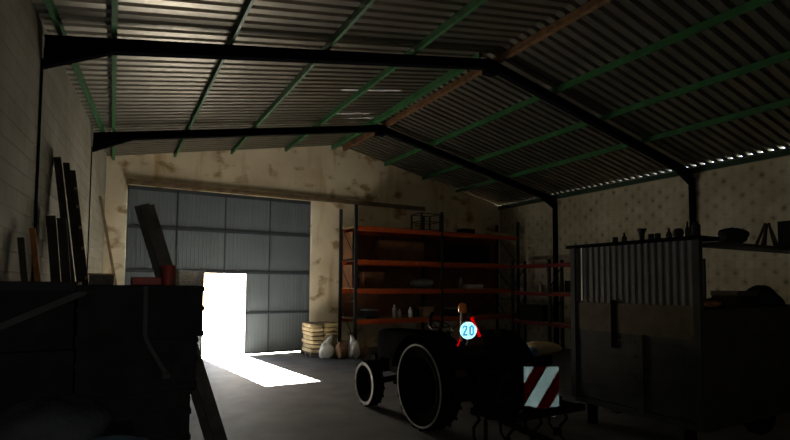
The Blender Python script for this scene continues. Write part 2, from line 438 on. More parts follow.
# portal frames
def frame(y, lab):
    xL = xl(y)+.02; xRr = XR-.01
    e = thing('portal_frame', lab, 'roof frame', (xL, y, 0), 'black steel portal frames')
    D, Bw, tf = .165, .13, .012
    def isec(xa, xb, name):
        b = MB()
        za, zb = rz(xa)-.022, rz(xb)-.022
        for (lo, hi, wy) in ((-tf,0,Bw),(-D,-D+tf,Bw),(-D+tf,-tf,.012)):
            b.hexa([V(xa,y-wy/2,za+lo),V(xb,y-wy/2,zb+lo),V(xb,y+wy/2,zb+lo),V(xa,y+wy/2,za+lo),
                    V(xa,y-wy/2,za+hi),V(xb,y-wy/2,zb+hi),V(xb,y+wy/2,zb+hi),V(xa,y+wy/2,za+hi)])
        b.build(name, M['black_steel'], e)
    isec(xL, XM, 'rafter'); isec(XM, xRr, 'rafter')
    for s, xw in ((1,xL),(-1,xRr)):
        h = MB(); L = .72; xi = xw+s*L
        h.prism([(xw,rz(xw)-D-.02),(xi,rz(xi)-D-.02),(xw,rz(xw)-.40)], y-.055, y+.055, fy)
        h.build('haunch', M['black_steel'], e)
    p = MB()
    for (a,b,cc,d) in ((0,.014,-.05,.05),(.066,.08,-.05,.05),(.014,.066,-.007,.007)):
        p.box(xL-.085+a, xL-.085+b, y+cc, y+d, 0, rz(xL)-.3)
    p.build('post', M['black_steel'], e)
    p = MB()
    for (a,b,cc,d) in ((0,.014,-.055,.055),(.106,.12,-.055,.055),(.014,.106,-.007,.007)):
        p.box(xRr-.12+a, xRr-.12+b, y+cc, y+d, 0, rz(xRr)-.3)
    p.build('post', M['black_steel'], e)
    k = MB(); k.box(XM-.12, XM+.12, y-.08, y+.08, HM-.30, HM-.03); k.build('ridge_plate', M['black_steel'], e)
    return e
frame(7.11, 'black steel roof frame nearer the camera, spanning from the left wall to the right post')
frame(11.55, 'black steel roof frame farther back, close to the gate wall')

# ------------------------------------------------------------------ sliding gate with an open wicket
ge = bpy.data.objects.new('door_1', None); COL.objects.link(ge); ge.location = (GX0, 14.25, 0); ge['kind'] = 'structure'
gy = 14.27
WX0, WX1, WZ0, WZ1 = 2.13, 3.25, .04, 2.31
cols = [GX0, 1.44, 2.66, 3.90, GX1]; rws = [.045, 1.17, 2.31, 3.43, GZ]
def ribbed(x0, x1, z0, z1, name='panel'):
    m = MB(); xs = []; x = math.ceil(x0/.1)*.1
    pts = [(x0, gy)]
    while x < x1-.05:
        if x > x0+.01:
            pts += [(x-.008,gy),(x-.003,gy-.008),(x+.003,gy-.008),(x+.008,gy)]
        x += .1
    pts.append((x1,gy))
    a = [m.bm.verts.new((px,py,z0)) for px,py in pts]; b = [m.bm.verts.new((px,py,z1)) for px,py in pts]
    a2 = [m.bm.verts.new((px,gy+.03,z0)) for px,py in pts]; b2 = [m.bm.verts.new((px,gy+.03,z1)) for px,py in pts]
    for i in range(len(pts)-1):
        m.bm.faces.new((a[i],a[i+1],b[i+1],b[i])); m.bm.faces.new((a2[i+1],a2[i],b2[i],b2[i+1]))
        m.bm.faces.new((a[i+1],a[i],a2[i],a2[i+1])); m.bm.faces.new((b[i],b[i+1],b2[i+1],b2[i]))
    m.bm.faces.new((a[0],b[0],b2[0],a2[0])); m.bm.faces.new((a[-1],a2[-1],b2[-1],b[-1]))
    return m.build(name, M['gate'], ge)
for ci in range(4):
    for ri in range(4):
        x0,x1,z0,z1 = cols[ci],cols[ci+1],rws[ri],rws[ri+1]
        if z1 <= WZ1+.01:
            if x0 < WX0 < x1: x1 = WX0
            if x0 < WX1 < x1: x0 = WX1
            if x0 >= WX0 and x1 <= WX1: continue
            if ci == 1: x1 = WX0
            if ci == 2: x0 = WX1
        ribbed(x0+.012, x1-.012, z0+.01, z1-.01)
def gbar(x0,x1,z0,z1,name): 
    b = MB(); b.box(x0,x1,gy-.030,gy+.028,z0,z1); b.build(name, M['gate_bar'], ge)
for z in rws[1:4]:
    if z < WZ1-.1:
        gbar(GX0, WX0, z-.035, z+.035, 'crossbar'); gbar(WX1, GX1, z-.03, z+.03, 'crossbar')
    else: gbar(GX0, GX1, z-.04, z+.04, 'crossbar')
gbar(GX0, GX1, GZ-.10, GZ, 'top_bar'); gbar(GX0, WX0, .03, .08, 'bottom_bar'); gbar(WX1, GX1, .03, .08, 'bottom_bar')
for i, x in enumerate(cols):
    if i == 2: gbar(x-.014, x+.014, WZ1, GZ, 'stile')
    else: gbar(max(GX0,x-.014), min(GX1,x+.014), .03, GZ, 'stile')
gbar(WX0-.02, WX0, .03, WZ1, 'wicket_jamb'); gbar(WX1, WX1+.02, .03, WZ1, 'wicket_jamb')
t = MB(); t.box(GX0-.02, 9.2, YB-.11, YB-.005, 4.54, 4.64); t.box(GX0-.02, 9.2, YB-.125, YB-.11, 4.50, 4.56)
tag(t.build('trim_1', M['rail']), kind='structure')

# ------------------------------------------------------------------ pallet racking on the gate wall
RZ = [.98, 1.86, 2.70, 3.68]
rk = thing('pallet_rack', 'long orange and dark pallet rack standing against the gate wall', 'rack', (6.05, 13.5, 0))
RX = [6.05, 9.05, 12.27]; RY0, RY1 = 13.0, 14.10
for x in RX:
    for yy in (RY0, RY1):
        u = MB(); hgt = 4.30 if x < 12 else 4.20
        u.box(x-.045, x+.045, yy-.03, yy+.03, 0, hgt); u.box(x-.07,x+.07,yy-.06,yy+.06,0,.01)
        u.build('upright', M['rack_blue'], rk)
    b = MB(); z = .3
    while z < 3.9:
        b.bar((x,RY0,z),(x,RY1,z),.015,.025,(0,0,1)); b.bar((x,RY0,z),(x,RY1,z+1.1),.015,.025,(0,0,1)); z += 1.2
    b.build('frame_brace', M['rack_blue'], rk)
for i in range(2):
    x0, x1 = RX[i]+.045, RX[i+1]-.045
    for z in RZ:
        for yy in (RY0-.012, RY1-.02):
            b = MB(); b.box(x0, x1, yy-.022, yy+.022, z-.135, z); b.build('beam', M['orange'], rk)
        d = MB(); d.box(x0, x1, RY0+.02, RY1-.05, z, z+.018); d.build('shelf_board', M['deck'], rk)
    for za, zb in zip(RZ[:3], RZ[1:]):
        d = MB(); d.box(x0, x1, RY1+.035, RY1+.045, za+.02, zb-.02); d.build('back_board', M['hardboard'], rk)
s = MB(); s.box(6.10, 6.11, RY0+.35, RY1-.06, RZ[2]+.03, RZ[3]-.13); s.build('side_board', M['hardboard'], rk)
s = MB(); s.box(6.10, 6.11, RY0+.35, RY1-.06, RZ[1]+.03, RZ[2]-.13); s.build('side_board', M['hardboard'], rk)

rk2 = thing('pallet_rack', 'short red-beamed rack standing against the pale block right wall behind the trailer', 'rack', (11.6, 11, 0))
for yy in (12.55, 10.95, 9.3):
    for xx in (11.6, 12.15):
        u = MB(); u.box(xx-.03, xx+.03, yy-.045, yy+.045, 0, 2.80); u.build('upright', M['rack_blue'], rk2)
    b = MB(); b.bar((11.6,yy,1.9),(12.15,yy,2.6),.02,.035,(0,1,0)); b.bar((11.6,yy,.9),(12.15,yy,1.6),.02,.035,(0,1,0)); b.build('frame_brace', M['rack_blue'], rk2)
for ya, yb in ((9.345,10.905),(10.995,12.505)):
    for z in (.85, 1.77, 2.66):
        for xx in (11.585, 12.15):
            b = MB(); b.box(xx-.02, xx+.02, ya, yb, z-.10, z); b.build('beam', M['red_beam'], rk2)
        if z < 2.5:
            d = MB(); d.box(11.61, 12.12, ya, yb, z, z+.018); d.build('shelf_board', M['deck'], rk2)

# goods on the rack -------------------------------------------------
def bottle(x, y, z, h, r, m, lab, cat='bottle', group='bottles and tins on the rack'):
    b = MB(); b.lathe([(r*.9,0),(r,h*.05),(r,h*.6),(r*.4,h*.78),(r*.36,h*.93)], (x,y,z), n=14)
    o = tag(b.build('bottle', m, smooth=True, loc=(x,y,z)), lab, cat, group)
    c = MB(); c.lathe([(r*.42,h*.93),(r*.42,h)], (x,y,z), n=12); q = c.build('cap', M['dark_plastic'], o, loc=(x,y,z)); q.location = (0,0,0)
    return o
def carton(name, x0,x1,y0,y1,z0,h, m, lab, cat='box', group=None, lid=None, slant=0):
    b = MB(); b.box(x0,x1,y0,y1,z0,z0+h*(.93 if lid else 1)); o = tag(b.build(name, m, bevel=.004), lab, cat, group)
    if lid:
        c = MB(); c.box(x0-.008,x1+.008,y0-.008,y1+.008,z0+h*.86,z0+h); c.build('lid', lid, o, bevel=.004)
    return o
z = RZ[0]+.018
carton('plastic_tub', 6.45,6.85,13.1,13.5,z,.26, M['dark_plastic'],'dark plastic tub on the lowest rack shelf, nearest the left upright','tub',lid=M['grey_plastic'])
bottle(7.42,13.15,z,.42,.075,M['tin'],'tallest grey canister on the lowest rack shelf')
bottle(7.62,13.2,z,.28,.06,M['white_plastic'],'small whitish bottle on the lowest rack shelf, right of the tall canister')
bottle(7.95,13.1,z,.34,.07,M['white_plastic'],'whitish bottle on the lowest rack shelf, standing left of a dark jug')
bottle(8.2,13.15,z,.30,.09,M['dark_plastic'],'squat dark jug on the lowest rack shelf')
carton('carton', 8.4,8.8,13.1,13.5,z,.3, M['cardboard'],'brown carton at the inner end of the lowest rack shelf')
carton('toolbox', 9.4,9.95,13.1,13.4,z,.25, M['dark_plastic'],'dark toolbox on the lowest rack shelf, right of the centre upright','toolbox',lid=M['grey_plastic'])
z = RZ[1]+.018
b = MB(); b.blob((9.3-.35,13.3,z+.14),(.42,.2,.14),3); 
b = MB(); b.blob((8.5,13.32,z+.15),(.40,.2,.15),3); tag(b.build('bundle', M['grey_plastic'], smooth=True),'slumped grey bundle on the middle rack shelf, left of the centre upright','bundle')
bottle(9.9,13.15,z,.40,.07,M['tin'],'grey bottle on the middle rack shelf beside a flat pale carton')
carton('carton', 10.05,10.75,13.05,13.4,z,.13, M['white_plastic'],'flat pale carton on the middle rack shelf')
carton('carton', 6.5,7.2,13.4,13.8,z,.5, M['hardboard'],'dark brown carton on the middle rack shelf near the left end')
z = RZ[2]+.018
carton('carton', 7.0,8.6,13.35,13.85,z,.62, M['hardboard'],'large dark brown carton on the upper rack shelf, left bay')
carton('carton', 9.5,11.3,13.35,13.85,z,.60, M['crate'],'large blackish carton on the upper rack shelf, right bay')
z = RZ[3]+.018
carton('carton', 11.2,11.95,13.1,13.5,z,.11, M['cardboard_pale'],'flat pale tan carton lying on top of the rack at its right end')
cg = thing('wire_cage', 'dark open wire cage standing on top of the rack at mid length','cage',(8.3,13.5,z))
for (x,yy) in ((8.35,13.1),(9.05,13.1),(8.35,13.7),(9.05,13.7)):
    b = MB(); b.box(x-.02,x+.02,yy-.02,yy+.02,z,z+.55); b.build('corner_post', M['rack_blue'], cg)
b = MB()
for zz in (z+.02, z+.28, z+.53):
    b.box(8.35,9.05,13.09,13.11,zz,zz+.02); b.box(8.35,9.05,13.69,13.71,zz,zz+.02); b.box(8.34,8.36,13.1,13.7,zz,zz+.02); b.box(9.04,9.06,13.1,13.7,zz,zz+.02)
b.build('rails', M['rack_blue'], cg)
carton('carton', 10.0,10.5,13.15,13.5,z,.16, M['crate'],'small blackish carton on top of the rack, left of the flat tan carton')

# goods on rack 2 and between racks and tractor
bottle(11.8,11.5,1.77+.018,.34,.08,M['tin'],'grey canister on the red-beamed rack by the right wall')
carton('carton', 11.65,12.05,9.8,10.4,1.77+.018,.35, M['crate'],'blackish carton on the red-beamed rack by the right wall')
carton('carton', 11.65,12.1,11.3,12.3,.85+.018,.5, M['dark_plastic'],'dark carton on the lower shelf of the red-beamed rack')
dr = MB(); dr.lathe([(.29,0),(.29,.02),(.28,.04),(.28,.26),(.29,.28),(.28,.3),(.28,.42),(.29,.44),(.27,.46)],(8.25,8.1,0),n=28)
tag(dr.build('oil_drum', M['iron'], smooth=True),'dark squat drum behind the striped warning board, under a tan sack','drum')
b = MB(); b.blob((8.25,8.1,.60),(.52,.28,.15),11,.2,2.2); sk_ = tag(b.build('sack', M['paper'], smooth=True),'crumpled tan sack with a blue patch lying on a dark drum behind the striped board','sack')
b = MB(); b.blob((7.86,7.93,.57),(.11,.10,.10),12,.15,2.4); b.build('blue_patch', M['blue_plastic'], sk_, smooth=True)

# ------------------------------------------------------------------ sacks by the gate
pl = thing('wooden_pallet','grey-brown wooden pallet by the gate edge carrying the stacked paper sacks','pallet',(5.15,13.4,0))
PX0,PX1,PY0,PY1 = 4.72,5.52,12.95,13.85
for i in range(6):
    b = MB(); x = PX0+i*(PX1-PX0-.1)/5; b.box(x,x+.1,PY0,PY1,.1,.12); b.build('deck_board', M['pallet'], pl)
for i in range(3):
    b = MB(); yy = PY0+i*(PY1-PY0-.1)/2; b.box(PX0,PX1,yy,yy+.1,0,.1); b.build('bearer', M['pallet'], pl)
lay = ['lowest','second','third','fourth','fifth','sixth','topmost']
for cx, side, mt, dy in ((4.93,'gate-side','paper',0),(5.33,'rack-side','paper_y',-.12)):
    for k in range(7):
        b = MB(); rr = random.Random(k*7+int(cx*10))
        b.blob((cx+rr.uniform(-.02,.02),13.4+dy*.3+rr.uniform(-.03,.03),.12+.058+k*.113),(.205,.42,.060),k+int(cx*100),.09,5.5,10)
        nm = lay[k]
        tag(b.build('paper_sack', M[mt], smooth=True), f'{"pale tan" if side=="gate-side" else "yellowish"} paper sack, {nm} of the {side} pile on the pallet','sack','paper sacks on the pallet')
b = MB(); b.blob((5.08,12.72,.20),(.18,.14,.20),5,.3,3.0); b.tube([(5.10,12.72,.38),(5.17,12.72,.50),(5.25,12.74,.60)],[.11,.075,.03],12)
tag(b.build('woven_sack', M['white_plastic'], smooth=True),'slumped white woven sack leaning in front of the paper sack pallet','sack')
b = MB(); b.blob((5.42,12.45,.22),(.14,.16,.22),8,.25,3); tag(b.build('feed_bag', M['bag_brown'], smooth=True),'reddish brown feed bag on the floor right of the white woven sack','sack')
b = MB(); b.blob((5.72,12.35,.24),(.13,.15,.24),9,.28,3); b.tube([(5.68,12.3,.44),(5.63,12.28,.56),(5.58,12.26,.64)],[.075,.05,.025],10)
tag(b.build('feed_bag', M['white_plastic'], smooth=True),'whitish feed bag with a twisted neck at the foot of the rack','sack')
b = MB(); b.blob((5.36,12.78,.2),(.12,.14,.2),12,.14,2.4); tag(b.build('feed_bag', M['bag_green'], smooth=True),'olive feed bag squeezed behind the reddish brown bag','sack')
b = MB(); b.blob((6.02,12.42,.17),(.14,.15,.17),13,.14,2.4); tag(b.build('feed_bag', M['bag_brown'], smooth=True),'dull brown feed bag rightmost of the bags in front of the rack','sack')

# ------------------------------------------------------------------ retroreflective sheeting: real corner cubes
def retro(inside, size, place, mb=None):
    """tile corner-cube prisms of edge size over the region inside(u,v); place(u,v,d)->point"""
    mb = mb or MB(); a = size; h = a*math.sqrt(3)/2; dep_ = a/math.sqrt(6)
    N = int(.9/a)
    for j in range(-N, N):
        for i in range(-N, N):
            x0 = i*a + (j%2)*a/2; y0 = j*h
            for tri in (((x0,y0),(x0+a,y0),(x0+a/2,y0+h)), ((x0+a,y0),(x0+1.5*a,y0+h),(x0+a/2,y0+h))):
                cx = sum(p[0] for p in tri)/3; cy = sum(p[1] for p in tri)/3
                if not inside(cx,cy): continue
                top_ = [mb.bm.verts.new(place(p[0],p[1],0)) for p in tri]
                ap = mb.bm.verts.new(place(cx,cy,-dep_))
                for q in range(3): mb.bm.faces.new((top_[q],top_[(q+1)%3],ap))
    return mb
def plane_at(o, yaw, pitch=0, roll=0):
    """local frame: u right, v up, d toward the viewer; yaw turns the face from -Y toward -X"""
    R = Matrix.Rotation(-yaw,3,'Z') @ Matrix.Rotation(pitch,3,'X')
    ex, ey, en = R @ V(1,0,0), R @ V(0,0,1), R @ V(0,-1,0)
    cr, sr = math.cos(roll), math.sin(roll)
    ex, ey = ex*cr+ey*sr, ey*cr-ex*sr
    o = Vector(o)
    return lambda u,v,d: o+ex*u+ey*v+en*d

# ------------------------------------------------------------------ tractor
TX = 4.45
tr = thing('tractor','dark old tractor seen from behind with big lugged rear wheels and a white speed disc','tractor',(TX,6.5,0))
def wheel(name, x_out, side, yc, R, W, rim_r, lugs, parent, label):
    """side -1: outer face toward -X"""
    e = MB(); zc = R
    s = side
    # tyre cross-section (radius, offset along +outward axis)
    prof = [(rim_r,-W*.42),(R*.80,-W*.5),(R*.93,-W*.47),(R*.965,-W*.3),(R*.97,0),(R*.965,W*.3),(R*.93,W*.47),(R*.80,W*.5),(rim_r,W*.42)]
    cx = x_out - s*W/2
    n = 48
    rings = [[V(cx+s*o, yc+r*math.cos(2*PI*k/n), zc+r*math.sin(2*PI*k/n)) for k in range(n)] for r,o in prof]
    rings.append(rings[0])
    R_ = [[e.bm.verts.new(p) for p in r] for r in rings[:-1]]; R_.append(R_[0])
    for a,b in zip(R_[:-1],R_[1:]):
        for i in range(n): e.bm.faces.new((a[i],a[(i+1)%n],b[(i+1)%n],b[i]))
    for k in range(lugs):
        for hs in (-1,1):
            a0 = 2*PI*(k+(.5 if hs>0 else 0))/lugs; a1 = a0+2*PI/lugs*.75
            def pt(a,r,o): return V(cx+o, yc+r*math.cos(a), zc+r*math.sin(a))
            w0 = 2*PI/lugs*.26
            e.hexa([pt(a0-w0/2,R*.955,hs*.01),pt(a0+w0/2,R*.955,hs*.01),pt(a1+w0/2,R*.92,hs*W*.48),pt(a1-w0/2,R*.92,hs*W*.48),
                    pt(a0-w0/2,R*1.0,hs*.01),pt(a0+w0/2,R*1.0,hs*.01),pt(a1+w0/2,R*.985,hs*W*.49),pt(a1-w0/2,R*.985,hs*W*.49)])
    ty = e.build(name, M['rubber'], parent, smooth=True)
    if label: ty['label'] = label
    d = MB()  # pale grey ring round the outer tyre wall, wider on the small wheels
    prof = [(R*.915,W*.488),(R*.918,W*.512),(R*(.885 if R>.5 else .80),W*.525),(R*(.875 if R>.5 else .78),W*.50)]
    rr = [[d.bm.verts.new(V(cx+s*o, yc+r*math.cos(2*PI*k/64), zc+r*math.sin(2*PI*k/64))) for k in range(64)] for r,o in prof]; rr.append(rr[0])
    for a,b in zip(rr[:-1],rr[1:]):
        for i in range(64): d.bm.faces.new((a[i],a[(i+1)%64],b[(i+1)%64],b[i]))
    dd = d.build('tyre_shoulder', M['pale_rubber'], ty, smooth=True)
    dd['label'] = 'pale ring on the tyre wall'
    r = MB()
    r.lathe([(rim_r*.99,-W*.42),(rim_r*1.0,W*.40),(rim_r*.95,W*.42),(rim_r*.90,W*.36),(rim_r*.84,-W*.05),(rim_r*.3,-W*.12),(rim_r*.28,W*.02),(rim_r*.12,W*.06)],(cx,yc,zc),'x',40) if s>0 else \
    r.lathe([(rim_r*.99,W*.42),(rim_r*1.0,-W*.40),(rim_r*.95,-W*.42),(rim_r*.90,-W*.36),(rim_r*.84,W*.05),(rim_r*.3,W*.12),(rim_r*.28,-W*.02),(rim_r*.12,-W*.06)],(cx,yc,zc),'x',40)
    rm = r.build('rim', M['tractor'], ty, smooth=True)
    return ty
RWY, FWY = 5.86, 7.44
wheel('rear_wheel', 3.68,-1,RWY,.615,.33,.40,20,tr,None); wheel('rear_wheel', 5.22,1,RWY,.615,.33,.40,20,tr,None)
wheel('front_wheel', 3.63,-1,FWY,.375,.20,.21,16,tr,None); wheel('front_wheel', 5.27,1,FWY,.375,.20,.21,16,tr,None)
b = MB()   # rear axle + transmission + engine block
b.tube([(3.85,RWY,.615),(5.05,RWY,.615)],.10,14)
b.box(TX-.17,TX+.17,5.55,6.5,.45,.86); b.box(TX-.15,TX+.15,6.5,7.8,.46,.82); b.box(TX-.20,TX+.20,6.55,7.3,.55,.86)
b.build('gearbox_and_engine', M['iron'], tr, bevel=.02)
b = MB(); b.tube([(3.72,FWY,.375),(TX,FWY,.44),(5.18,FWY,.375)],.05,12); b.box(TX-.13,TX+.13,FWY-.12,FWY+.12,.38,.56); b.build('front_axle', M['iron'], tr)
h = MB()   # hood, rounded top
def hsec(y, w, z0, z1): 
    return [V(TX-w,y,z0),V(TX-w,y,z1-.10),V(TX-w*.85,y,z1-.03),V(TX-w*.45,y,z1),V(TX+w*.45,y,z1),V(TX+w*.85,y,z1-.03),V(TX+w,y,z1-.10),V(TX+w,y,z0)]
h.rings([hsec(6.48,.27,.80,1.24),hsec(6.6,.28,.80,1.26),hsec(7.9,.25,.70,1.21),hsec(8.06,.24,.62,1.19),hsec(8.12,.21,.64,1.14)])
h.build('hood', M['tractor'], tr, smooth=True)
b = MB(); b.box(TX-.26,TX+.26,8.12,8.32,.40,.72); 
b.build('front_weight', M['iron'], tr, bevel=.02)
for s in (-1,1):     # side step plates between the axles
    b = MB(); b.box(TX+s*.38-.17,TX+s*.38+.17,6.15,6.95,.44,.47); b.bar((TX+s*.2,6.5,.5),(TX+s*.5,6.5,.455),.05,.05); b.build('footplate', M['iron'], tr)
    fd = MB(); R1=.69; rings=[]
    for k in range(13):
        a = math.radians(-8+ k*14.5); cy, cz = RWY-R1*math.cos(a), .615+R1*math.sin(a)
        xi, xo = TX+s*.36, TX+s*.80
        cy2, cz2 = RWY-(R1+.02)*math.cos(a), .615+(R1+.02)*math.sin(a)
        rings.append([V(xi,cy,cz),V(xo,cy,cz),V(xo,cy2,cz2),V(xi,cy2,cz2)])
    fd.rings(rings)
    fd.build('fender', M['tractor'], tr, smooth=True)
    lp = MB(); lp.box(TX+s*.50,TX+s*.66,5.11,5.16,.84,.92); lo = lp.build('tail_lamp', M['tractor_red'], tr, bevel=.01)
st = MB(); st.box(TX-.23,TX+.23,5.62,6.05,.98,1.06); st.build('seat', M['seat'], tr, bevel=.03)
sb = MB(); sb.prism([(5.56,1.02),(5.64,1.02),(5.58,1.36),(5.52,1.36)], TX-.22, TX+.22, lambda u,v,d: V(d,u,v)); sb.build('seat_back', M['seat'], tr, bevel=.02)
b = MB(); b.box(TX-.08,TX+.08,5.7,5.95,.84,.99); b.build('seat_post', M['iron'], tr)
sw = MB(); ring=[]; c0 = V(TX,6.42,1.34); ax = V(0,-.45,.89).normalized(); u0 = V(1,0,0); v0 = ax.cross(u0)
pts = [c0+(u0*math.cos(2*PI*k/24)+v0*math.sin(2*PI*k/24))*.19 for k in range(25)]
sw.tube(pts,.013,8); sw.bar(c0-u0*.19,c0+u0*.19,.02,.01); sw.bar(c0-v0*.19,c0+v0*.19,.02,.01); sw.build('steering_wheel', M['seat'], tr, smooth=True)
b = MB(); b.tube([(TX,6.65,1.0),(TX,6.43,1.33)],.022,10); b.build('steering_column', M['iron'], tr)
b = MB(); b.box(TX-.2,TX+.2,6.44,6.50,.85,1.27); b.build('dashboard', M['tractor'], tr, bevel=.02)
b = MB(); b.tube([(TX+.2,7.0,1.2),(TX+.2,7.0,1.48),(TX+.2,6.94,1.53)],.026,10); b.build('exhaust_pipe', M['iron'], tr)
b = MB(); b.tube([(TX-.17,6.3,.86),(TX-.20,6.18,1.18)],.010,8); b.lathe([(.0,-.022),(.02,-.012),(.022,0),(.018,.014),(.0,.022)],(TX-.20,6.18,1.19),n=10,cap=False); lv=b.build('gear_lever', M['chrome'], tr, smooth=True); lv['label']='bright metal gear lever'
# folding roll bar at the rear
b = MB(); b.tube([(TX-.42,5.36,.70),(TX-.42,5.36,1.16),(TX-.40,5.36,1.22),(TX-.34,5.36,1.26),(TX+.34,5.36,1.26),(TX+.40,5.36,1.22),(TX+.42,5.36,1.16),(TX+.42,5.36,.70)],.03,10)
b.build('roll_bar', M['black_steel'], tr, smooth=True)
b = MB(); b.box(TX-.45,TX+.45,5.28,5.5,.62,.72); b.build('roll_bar_base', M['iron'], tr)
# speed disc, reflector triangle and beacon on the left rear
DC = V(4.115,5.30,1.395); dyaw = math.radians(24)
pl_ = plane_at(DC, dyaw)
b = MB(); b.prism([(  .118*math.cos(2*PI*k/40),.118*math.sin(2*PI*k/40)) for k in range(40)], -.020,-.006, lambda u,v,d: pl_(u,v,d)); 
b.bar(pl_(0,-.04,-.026), V(4.12,5.36,1.20), .03,.03)
plate = b.build('speed_disc', M['board_white'], tr); plate['label'] = 'round white speed disc with the number 20'
SEG = {'2':[(-.5,.62,-.38,.9),(-.38,.9,0,1),(0,1,.38,.9),(.38,.9,.48,.6),(.48,.6,.35,.25),(.35,.25,-.5,-1),(-.5,-1,.52,-1)],
       '0':[(-.2,1,.2,1),(.2,1,.46,.7),(.46,.7,.46,-.7),(.46,-.7,.2,-1),(.2,-1,-.2,-1),(-.2,-1,-.46,-.7),(-.46,-.7,-.46,.7),(-.46,.7,-.2,1)]}
def digit_hit(ch, u, v, cx, s, th):
    for (a,b_,c_,d_) in SEG[ch]:
        ax_,ay_,bx_,by_ = cx+a*s*.8,b_*s,cx+c_*s*.8,d_*s
        dx,dy = bx_-ax_,by_-ay_; t = max(0,min(1,((u-ax_)*dx+(v-ay_)*dy)/(dx*dx+dy*dy)))
        if math.hypot(u-ax_-t*dx, v-ay_-t*dy) < th: return True
    return False
num = lambda u,v: digit_hit('2',u,v,-.045,.058,.0105) or digit_hit('0',u,v,.045,.058,.0105)
q = retro(lambda u,v: u*u+v*v<.113**2 and not num(u,v), .0075, pl_).build('reflective_face', M['retro_white'], plate)
q = retro(lambda u,v: num(u,v), .0075, pl_).build('number', M['retro_cyan'], plate); q['label']='pale cyan number 20'
# red reflector triangle behind the disc
tp = plane_at(DC+V(.02,.03,0), math.radians(24))
A, Bp, Cp = (.035,.244), (-.165,-.22), (.235,-.19)
b = MB(); b.prism([A,Bp,Cp], -.016,-.008, lambda u,v,d: tp(u,v,d)); trg = b.build('warning_triangle', M['tractor_red'], tr); trg['label'] = 'dirty red reflector triangle'
def near_seg(u,v,P,Q,lo,hi,th):
    dx,dy = Q[0]-P[0],Q[1]-P[1]; L=math.hypot(dx,dy); t=((u-P[0])*dx+(v-P[1])*dy)/L/L
    dist = ((u-P[0])*dy-(v-P[1])*dx)/L
    return lo<t<hi and 0.002<dist<th
retro(lambda u,v: near_seg(u,v,Bp,A,.03,.47,.044),.0075,tp).build('reflective_edge', M['retro_red'], trg)
retro(lambda u,v: near_seg(u,v,A,Cp,.14,.74,.044),.0075,tp).build('reflective_edge', M['retro_red'], trg)
b = MB(); b.tube([(4.045,5.36,1.25),(4.045,5.36,1.63)],.017,10); bc = b.build('beacon_stem', M['cream_metal'], tr); bc['label']='cream tube carrying the beacon'
b = MB(); b.lathe([(.055,0),(.058,.015),(.052,.09),(.035,.12),(.01,.128)],(4.065,5.36,1.63),n=20); b.build('beacon', M['amber'], bc, smooth=True)['label']='amber beacon lens'
b = MB(); b.bar((4.045,5.36,1.285),(4.14,5.36,1.24),.03,.03); b.build('beacon_bracket', M['iron'], tr)
b = MB(); b.box(4.62,4.72,5.33,5.39,1.29,1.38); b.build('work_lamp', M['dark_plastic'], tr, bevel=.008)
# three-point linkage
b = MB()
for s in (-1,1): b.tube([(TX+s*.2,5.6,.5),(TX+s*.30,4.98,.42)],.025,8); b.tube([(TX+s*.18,5.5,.9),(TX+s*.27,5.15,.8),(TX+s*.28,5.15,.45)],.02,8)
b.tube([(TX,5.55,.85),(TX,5.02,.82)],.022,8)
b.build('hitch_links', M['iron'], tr)

# implement hung behind the tractor, carrying the striped warning board
im = thing('cultivator','dark steel cultivator behind the tractor with curved tines and a striped board','cultivator',(TX+.2,4.7,0))
b = MB()
b.box(3.85,5.35,4.84,4.92,.42,.50); b.box(3.95,5.25,4.38,4.46,.42,.50)
for x in (3.98,4.55,5.18): b.box(x-.035,x+.035,4.46,4.84,.43,.49)
b.bar((TX-.28,4.9,.46),(TX,4.93,.86),.05,.03); b.bar((TX+.28,4.9,.46),(TX,4.93,.86),.05,.03); b.box(TX-.34,TX+.34,4.9,4.96,.40,.46)
b.build('toolbar', M['iron'], im)
for i in range(4):
    for row, yy in ((0,4.88),(1,4.42)):
        x = 3.93+i*.43+row*.14
        if x > 5.3: continue
        m = MB(); m.tube([(x,yy,.42),(x,yy-.03,.36),(x,yy+.08,.24),(x,yy+.07,.12),(x,yy-.05,.03)],[.02,.02,.018,.018,.014],8); m.box(x-.035,x+.035,yy-.07,yy-.03,.005,.10); m.build('tine', M['iron'], im, smooth=True)
m = MB(); m.tube([(3.78,4.55,.02),(3.78,4.55,.44),(3.80,4.55,.50),(3.86,4.55,.52),(3.97,4.55,.50)],.022,10); m.build('parking_stand', M['iron'], im, smooth=True)
m = MB(); m.tube([(3.9,4.42,.47),(4.15,4.30,.34),(4.45,4.15,.20),(4.75,4.0,.13)],[.045,.04,.035,.03],10); m.build('drag_bar', M['iron'], im, smooth=True)
BC = V(4.72,4.60,.665); byaw = math.radians(26)
bp = plane_at(BC, byaw)
bw, bh = .228, .315
b = MB(); b.prism([(-bw,-bh),(bw*.72,-bh),(bw,-bh*.84),(bw,bh),(-bw,bh)], -.022,-.010, lambda u,v,d: bp(u,v,d))
b.bar(bp(0,-bh+.02,-.03), bp(0,-.02,-.03)+V(0,0,-.1),.04,.02); b.bar(bp(.02,-.1,-.026), V(4.86,4.84,.47), .04,.03)
wb = b.build('warning_board', M['iron'], im); wb['label'] = 'warning board with white and dark red diagonal stripes'
inb = lambda u,v: abs(u)<bw-.004 and abs(v)<bh-.004 and not (u>bw*.72 and v < -bh+(u-bw*.72)/(bw*.28)*bh*.16)
def stripe(u,v):                     # broad stripes rising to the right
    return math.floor((u*1.6-v+.05+.137)/.275) % 2 == 0
retro(lambda u,v: inb(u,v) and stripe(u,v), .010, bp).build('white_stripes', M['retro_dull'], wb)['label']='greyish white reflective stripes'
retro(lambda u,v: inb(u,v) and not stripe(u,v), .010, bp).build('red_stripes', M['retro_dim_red'], wb)['label']='dark red reflective stripes'

